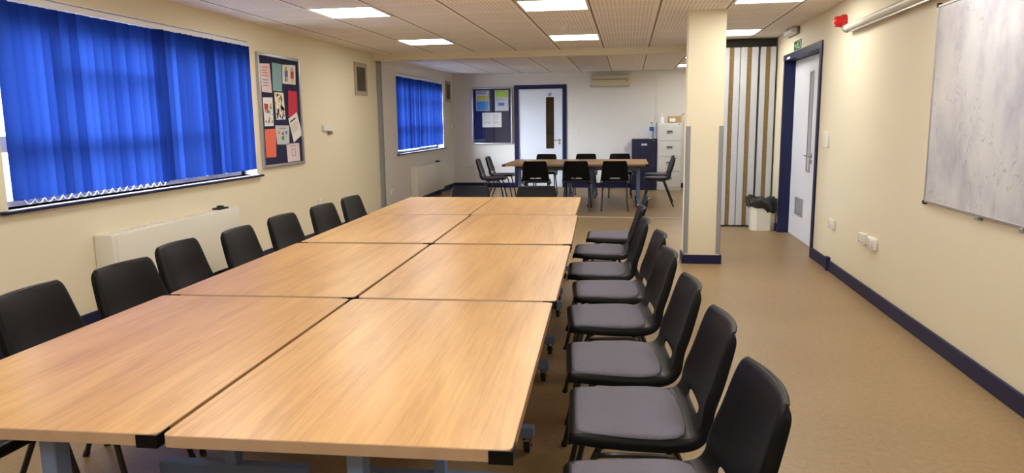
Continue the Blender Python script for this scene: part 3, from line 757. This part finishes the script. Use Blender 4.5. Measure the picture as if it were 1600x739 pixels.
# filing cabinets
def cabinet(label, x0, x1, y0, y1, zt, n, m, hm, cups):
    t = thing('filing_cabinet', label, 'filing cabinet', ((x0+x1)/2, (y0+y1)/2, 0)); O = t.location
    B(O).box(x0, x1, y0, y1, 0, zt, .004).build('carcass', M[m], t, smooth=False)
    hgt = (zt-.10)/n
    for k in range(n):
        z0 = .06+k*hgt; z1 = z0+hgt-.008
        d = B(O).box(x0+.012, x1-.012, y0-.018, y0, z0, z1, .004).build('drawer', M[m], t, smooth=False)
        xm = (x0+x1)/2; zh = z1-.055 if not cups else (z0+z1)/2+.02
        if cups:
            B(O).box(xm-.06, xm+.06, y0-.024, y0-.018, zh-.032, zh+.032, .002).box(xm-.045, xm+.045, y0-.034, y0-.02, zh-.022, zh-.012, .002).build('handle', M['alu'], d, smooth=False)
            B(O).box(xm-.05, xm+.05, y0-.026, y0-.024, zh-.004, zh+.022).build('label_slot', M['steel_dark'], d, smooth=False)
        else:
            B(O).box(xm-.055, xm+.055, y0-.026, y0-.018, zh-.018, zh+.018, .004).build('handle', M['cab_white' if k == n-1 else m], d, smooth=False)
    B(O).cyl((x1-.06, y0-.001, zt-.025), (x1-.06, y0-.010, zt-.025), .010, n=12).build('lock', M['chrome'], t)
    return t
cabinet('low dark blue filing cabinet against the far wall', .07, .545, 14.60, 15.12, .996, 2, 'cab_blue', None, False)
cabinet('tall pale grey filing cabinet with four drawers', .557, 1.028, 14.60, 15.12, 1.308, 4, 'cab_white', None, True)
t = thing('water_bottle', 'clear water bottle with blue label on the dark blue cabinet', 'bottle', (.45, 14.78, .996)); O = t.location; z = .9965
B(O).lathe([(.040, z), (.043, z+.01), (.043, z+.20), (.036, z+.25), (.016, z+.285), (.015, z+.30)], (.45, 14.78, 0)).build('body', M['clear_plastic'], t)
B(O).lathe([(.0445, z+.155), (.0445, z+.235)], (.45, 14.78, 0)).build('sleeve', M['bottle_blue'], t)
B(O).lathe([(.018, z+.30), (.018, z+.325)], (.45, 14.78, 0)).build('cap', M['ac_dark'], t)
t = thing('spray_bottle', 'small white bottle on the tall grey cabinet', 'bottle', (.66, 14.76, 1.308)); O = t.location; z = 1.3085
B(O).lathe([(.045, z), (.046, z+.08), (.040, z+.105), (.018, z+.125), (.016, z+.15)], (.66, 14.76, 0)).build('body', M['bottle_white'], t)
B(O).lathe([(.020, z+.15), (.020, z+.172), (.006, z+.176), (.006, z+.195)], (.66, 14.76, 0)).build('pump', M['bottle_white'], t)
t = thing('cardboard_box', 'open brown cardboard box on the tall grey cabinet', 'box', (.89, 14.82, 1.308)); O = t.location; z = 1.3085
b = B(O)
b.box(.765, 1.015, 14.70, 14.704, z, z+.125).box(.765, 1.015, 14.94, 14.944, z, z+.125).box(.765, .769, 14.704, 14.94, z, z+.125).box(1.011, 1.015, 14.704, 14.94, z, z+.125).box(.765, 1.015, 14.70, 14.944, z, z+.004)
b.build('carton', M['card'], t, smooth=False)
B(O).prism([(1.013, z+.122), (1.016, z+.122), (1.070, z+.178), (1.066, z+.180)], 'y', 14.704, 14.94).build('flap', M['card'], t, smooth=False)
B(O).box(.79, .90, 14.698, 14.6995, z+.02, z+.085).build('paper_label', M['paper_white'], t, smooth=False)

# ------------------------------------------------------------------ right side: stacked folding wall, bin
t = thing('folding_partition', 'white folding partition stacked against right wall beyond the column', 'partition', (1.45, 9.9, 0)); O = t.location
pan = [(.93, 1.150), (1.154, 1.358), (1.361, 1.574), (1.596, 1.782)]
for x0, x1 in pan:
    w = x1-x0; c = (x0+x1)/2 if x0 < 1.2 else (x0+x1)/2+.0
    yb0, yb1 = 9.58, 10.36
    p = B(O); e = .058
    p.box(x0+.002, c-.026, yb0, yb1, .02, 2.235, .006).box(c+.026, x1-.002, yb0, yb1, .02, 2.235, .006)
    p = p.build('panel_pair', M['panel'], t, smooth=False)
    b = B(O)
    b.box(x0+(c-.03-x0)*.5-.0015, x0+(c-.03-x0)*.5+.0015, yb0-.001, yb0+.01, .02, 2.235).box(x1-(x1-c-.03)*.5-.0015, x1-(x1-c-.03)*.5+.0015, yb0-.001, yb0+.01, .02, 2.235)
    b.build('edge_groove', M['panel'], p, smooth=False)
    b = B(O); b.box(c-.0255, c+.0255, yb0+.016, yb0+.05, .02, 2.235)
    for k in range(90): b.box(c-.021+.004*math.sin(k*2.1), c+.021+.004*math.sin(k*1.3), yb0+.004, yb0+.022, .03+k*.0244, .03+k*.0244+.016)
    b.build('hinge_cord', M['brush'], p, smooth=False)
B(O).box(.90, 1.79, 9.62, 10.34, 0, .018).build('bottom_seal', M['rubber'], t, smooth=False)
B(O).box(.88, 1.795, 9.66, 10.37, 2.237, H-.006).build('track_housing', M['darkgap'], t, smooth=False)

bx, by = 1.646, 9.35
t = thing('waste_bin', 'ivory waste bin with black liner in front of the folding partition', 'bin', (bx, by, 0)); O = t.location
def ring(hx, hy, z, ch): return [(bx-hx+ch, by-hy, z), (bx+hx-ch, by-hy, z), (bx+hx, by-hy+ch, z), (bx+hx, by+hy-ch, z), (bx+hx-ch, by+hy, z), (bx-hx+ch, by+hy, z), (bx-hx, by+hy-ch, z), (bx-hx, by-hy+ch, z)]
b = B(O); RR = [[b.bm.verts.new(Vector(p)-b.o) for p in ring(*q)] for q in ((.140, .125, .002, .060), (.153, .140, .31, .065), (.147, .134, .31, .065), (.134, .118, .02, .058))]
for q in range(3):
    for k in range(8): b.bm.faces.new((RR[q][k], RR[q][(k+1) % 8], RR[q+1][(k+1) % 8], RR[q+1][k]))
b.bm.faces.new(RR[0][::-1]); b.bm.faces.new(RR[3]); b.build('bucket', M['bin'], t, angle=30)
b = B(O); n = 48; RR = []
for q, (s, z) in enumerate(((1.06, .25), (1.10, .275), (1.15, .325), (1.12, .375), (1.0, .400), (.9, .385), (.86, .30), (.7, .22))):
    r = []
    for k in range(n):
        a = 2*PI*k/n; ca, sa = math.cos(a), math.sin(a)
        sc = 1/(abs(ca)**4+abs(sa)**4)**.25
        wob = (.016*math.sin(5*a+q)+.012*math.sin(11*a+2*q)) if q < 6 else .01*math.sin(3*a)
        dz = (.022*math.sin(3*a+1.)+.012*math.sin(7*a+q)+(.03 if ca > .3 else 0)) if q in (0, 1) else (.010*math.sin(3*a+.5)+.008*math.sin(9*a)+.02*max(0, -ca) if q < 6 else 0)
        tz = .145+(.003 if q else .0)
        r.append(b.bm.verts.new(Vector((bx+min(.155, ca*sc*(tz*s+wob*.7-(.02 if ca < 0 else 0)*ca)), min(9.575, by+sa*sc*(.142*s+max(wob, 0)*.6)), z+dz-.055*ca*(q < 3)))-b.o))
    RR.append(r)
for a, c in zip(RR, RR[1:]):
    for k in range(n): b.bm.faces.new((a[k], a[(k+1) % n], c[(k+1) % n], c[k]))
b.bm.faces.new(RR[-1]); b.build('bin_liner', M['bag'], t, angle=60)

# ------------------------------------------------------------------ right wall fittings
t = thing('whiteboard', 'large whiteboard with faint marker traces on the right wall', 'whiteboard', (XR, 3.57, .845)); O = t.location
wy0, wy1, wz0, wz1 = 2.37, 4.775, .845, 2.005
B(O).box(XR-.016, XR-.002, wy0+.01, wy1-.01, wz0+.01, wz1-.01).build('writing_surface', M['whiteboard'], t, smooth=False)
frame_yz(B(O), XR-.021, XR-.001, wy0, wy1, wz0, wz1, .016).build('frame', M['alu'], t, smooth=False)
for yy, zz in ((wy0, wz0), (wy1, wz0), (wy0, wz1), (wy1, wz1)): B(O).box(XR-.024, XR-.001, yy-.012, yy+.012, zz-.012, zz+.012, .003).build('corner_cap', M['rubber'], t, smooth=False)
for yy in (4.06, 3.62, 2.8): B(O).box(XR-.030, XR-.001, yy-.016, yy+.016, wz0-.016, wz0+.006, .003).build('clip', M['grey_metal'], t, smooth=False)

t = thing('projector_screen', 'rolled-up projector screen case high on the right wall', 'projector screen', (XR, 5.3, 2.05)); O = t.location
b = B(O); xs2, zs = XR-.048, 2.083
b.prism([(xs2+.034*math.cos(2*PI*k/20), zs+.030*math.sin(2*PI*k/20)) for k in range(20)], 'y', 4.15, 6.50).build('case', M['screen_case'], t)
B(O).prism([(xs2+.038*math.cos(2*PI*k/20), zs+.034*math.sin(2*PI*k/20)) for k in range(20)], 'y', 6.50, 6.525).build('end_cap', M['grey_metal'], t)
B(O).box(xs2-.006, xs2+.006, 4.2, 6.45, zs-.040, zs-.029).build('pull_bar', M['alu'], t, smooth=False)
for yy in (4.5, 6.2): B(O).box(xs2+.02, XR-.001, yy-.02, yy+.02, zs-.012, zs+.032).build('bracket', M['grey_metal'], t, smooth=False)

t = thing('alarm_sounder', 'red fire alarm sounder high on right wall by the screen case', 'alarm', (XR, 6.74, 2.16)); O = t.location
B(O).cyl((XR-.001, 6.74, 2.165), (XR-.035, 6.74, 2.165), .058, n=28).build('base', M['red'], t)
B(O).cyl((XR-.035, 6.74, 2.165), (XR-.09, 6.74, 2.165), .050, .042, n=28).cyl((XR-.09, 6.74, 2.165), (XR-.10, 6.74, 2.165), .030, .022, n=20).build('sounder', M['red'], t)

t = thing('exit_sign', 'small green fire exit sign above the blue-framed door', 'sign', (XR, 8.53, 2.065)); O = t.location
sy0, sy1, sz0, sz1 = 8.36, 8.70, 2.098, 2.195
B(O).box(XR-.004, XR-.001, sy0, sy1, sz0, sz1).build('plate', M['green'], t, smooth=False)
xx = XR-.0045; b = B(O)
def mk(u0, u1, v0, v1):   # u runs left to right as seen from the room, v upwards
    b.box(xx-.0006, xx+.0003, sy1-(sy1-sy0)*u1, sy1-(sy1-sy0)*u0, sz0+(sz1-sz0)*v0, sz0+(sz1-sz0)*v1)
mk(.66, .92, .12, .18); mk(.66, .70, .12, .88); mk(.88, .92, .12, .88); mk(.66, .92, .82, .88)      # doorway
for k in range(6): mk(.12+.02*k, .15+.02*k, .46-.05*k, .54+.05*k) if k < 4 else None                # arrow head
mk(.22, .34, .44, .56)
cxm = .50
b.cyl((xx+.0003, sy1-(sy1-sy0)*cxm, sz0+(sz1-sz0)*.80), (xx-.0006, sy1-(sy1-sy0)*cxm, sz0+(sz1-sz0)*.80), .009, n=14)
def limb(pts, w):
    for (u0, v0), (u1, v1) in zip(pts, pts[1:]):
        y0_, z0_, y1_, z1_ = sy1-(sy1-sy0)*u0, sz0+(sz1-sz0)*v0, sy1-(sy1-sy0)*u1, sz0+(sz1-sz0)*v1
        dy, dz = y1_-y0_, z1_-z0_; l = math.hypot(dy, dz) or 1; py, pz = -dz/l*w, dy/l*w
        b.prism([(y0_+py, z0_+pz), (y1_+py, z1_+pz), (y1_-py, z1_-pz), (y0_-py, z0_-pz)], 'x', xx-.0006, xx+.0003)
limb([(.50, .70), (.47, .42)], .008); limb([(.47, .42), (.54, .28), (.50, .12)], .0055); limb([(.47, .42), (.43, .26), (.36, .24)], .0055); limb([(.50, .66), (.57, .55), (.62, .60)], .004); limb([(.50, .66), (.43, .58), (.41, .46)], .004)
b.build('running_figure_and_door_symbol', M['sign_white'], t, smooth=False)

t = thing('emergency_light', 'white bulkhead emergency light high on wall above the blue-framed door', 'emergency light', (XR, 8.70, 2.28)); O = t.location
B(O).box(XR-.022, XR-.001, 8.46, 8.94, 2.262, 2.338, .005).build('base', M['ac_dark'], t)
B(O).prism([(XR-.022, 2.268), (XR-.075, 2.280), (XR-.088, 2.300), (XR-.075, 2.328), (XR-.022, 2.334)], 'y', 8.49, 8.91).build('lens', M['frosted'], t)

# ------------------------------------------------------------------ daylight, camera, colour
w = bpy.data.worlds.new('daylight'); SC.world = w; w.use_nodes = True
bg = w.node_tree.nodes['Background']
T = w.node_tree; q = NB(T); tcw = T.nodes.new('ShaderNodeTexCoord')
dt = T.nodes.new('ShaderNodeVectorMath'); dt.operation = 'DOT_PRODUCT'; T.links.new(tcw.outputs['Generated'], dt.inputs[0])
dt.inputs[1].default_value = Vector((-.55, -.70, .45)).normalized()
lift = q.math('POWER', q.math('MAXIMUM', dt.outputs['Value'], 0.), 2.)
T.links.new(q.math('ADD', 8., q.math('MULTIPLY', lift, 58.)), bg.inputs['Strength'])      # overcast sky, brighter behind the near end of the window wall
bg.inputs['Color'].default_value = (.80, .90, 1., 1)

cam = bpy.data.cameras.new('camera'); co = bpy.data.objects.new('camera', cam); C.objects.link(co)
cam.sensor_width = 36.; cam.lens = 36.*1140/1600; cam.clip_start = .05
p, yw, r = .15558425, .15841572, -.01227107
f = Vector((-math.sin(yw)*math.cos(p), math.cos(yw)*math.cos(p), -math.sin(p)))
rt = Vector((math.cos(yw), math.sin(yw), 0)); up = rt.cross(f)
rt2 = rt*math.cos(r)+up*math.sin(r); up2 = -rt*math.sin(r)+up*math.cos(r)
m3 = Matrix((rt2, up2, -f)).transposed()
co.matrix_world = Matrix.Translation((0, 0, 1.3585)) @ m3.to_4x4()
SC.camera = co
SC.view_settings.view_transform = 'Standard'; SC.view_settings.look = 'None'
SC.view_settings.gamma = 1.; SC.view_settings.use_curve_mapping = False; SC.view_settings.exposure = 0.
SC.cycles.max_bounces = 10; SC.cycles.diffuse_bounces = 6; SC.cycles.transparent_max_bounces = 12
SC.cycles.use_denoising = True
SC.cycles.sample_clamp_indirect = 6.
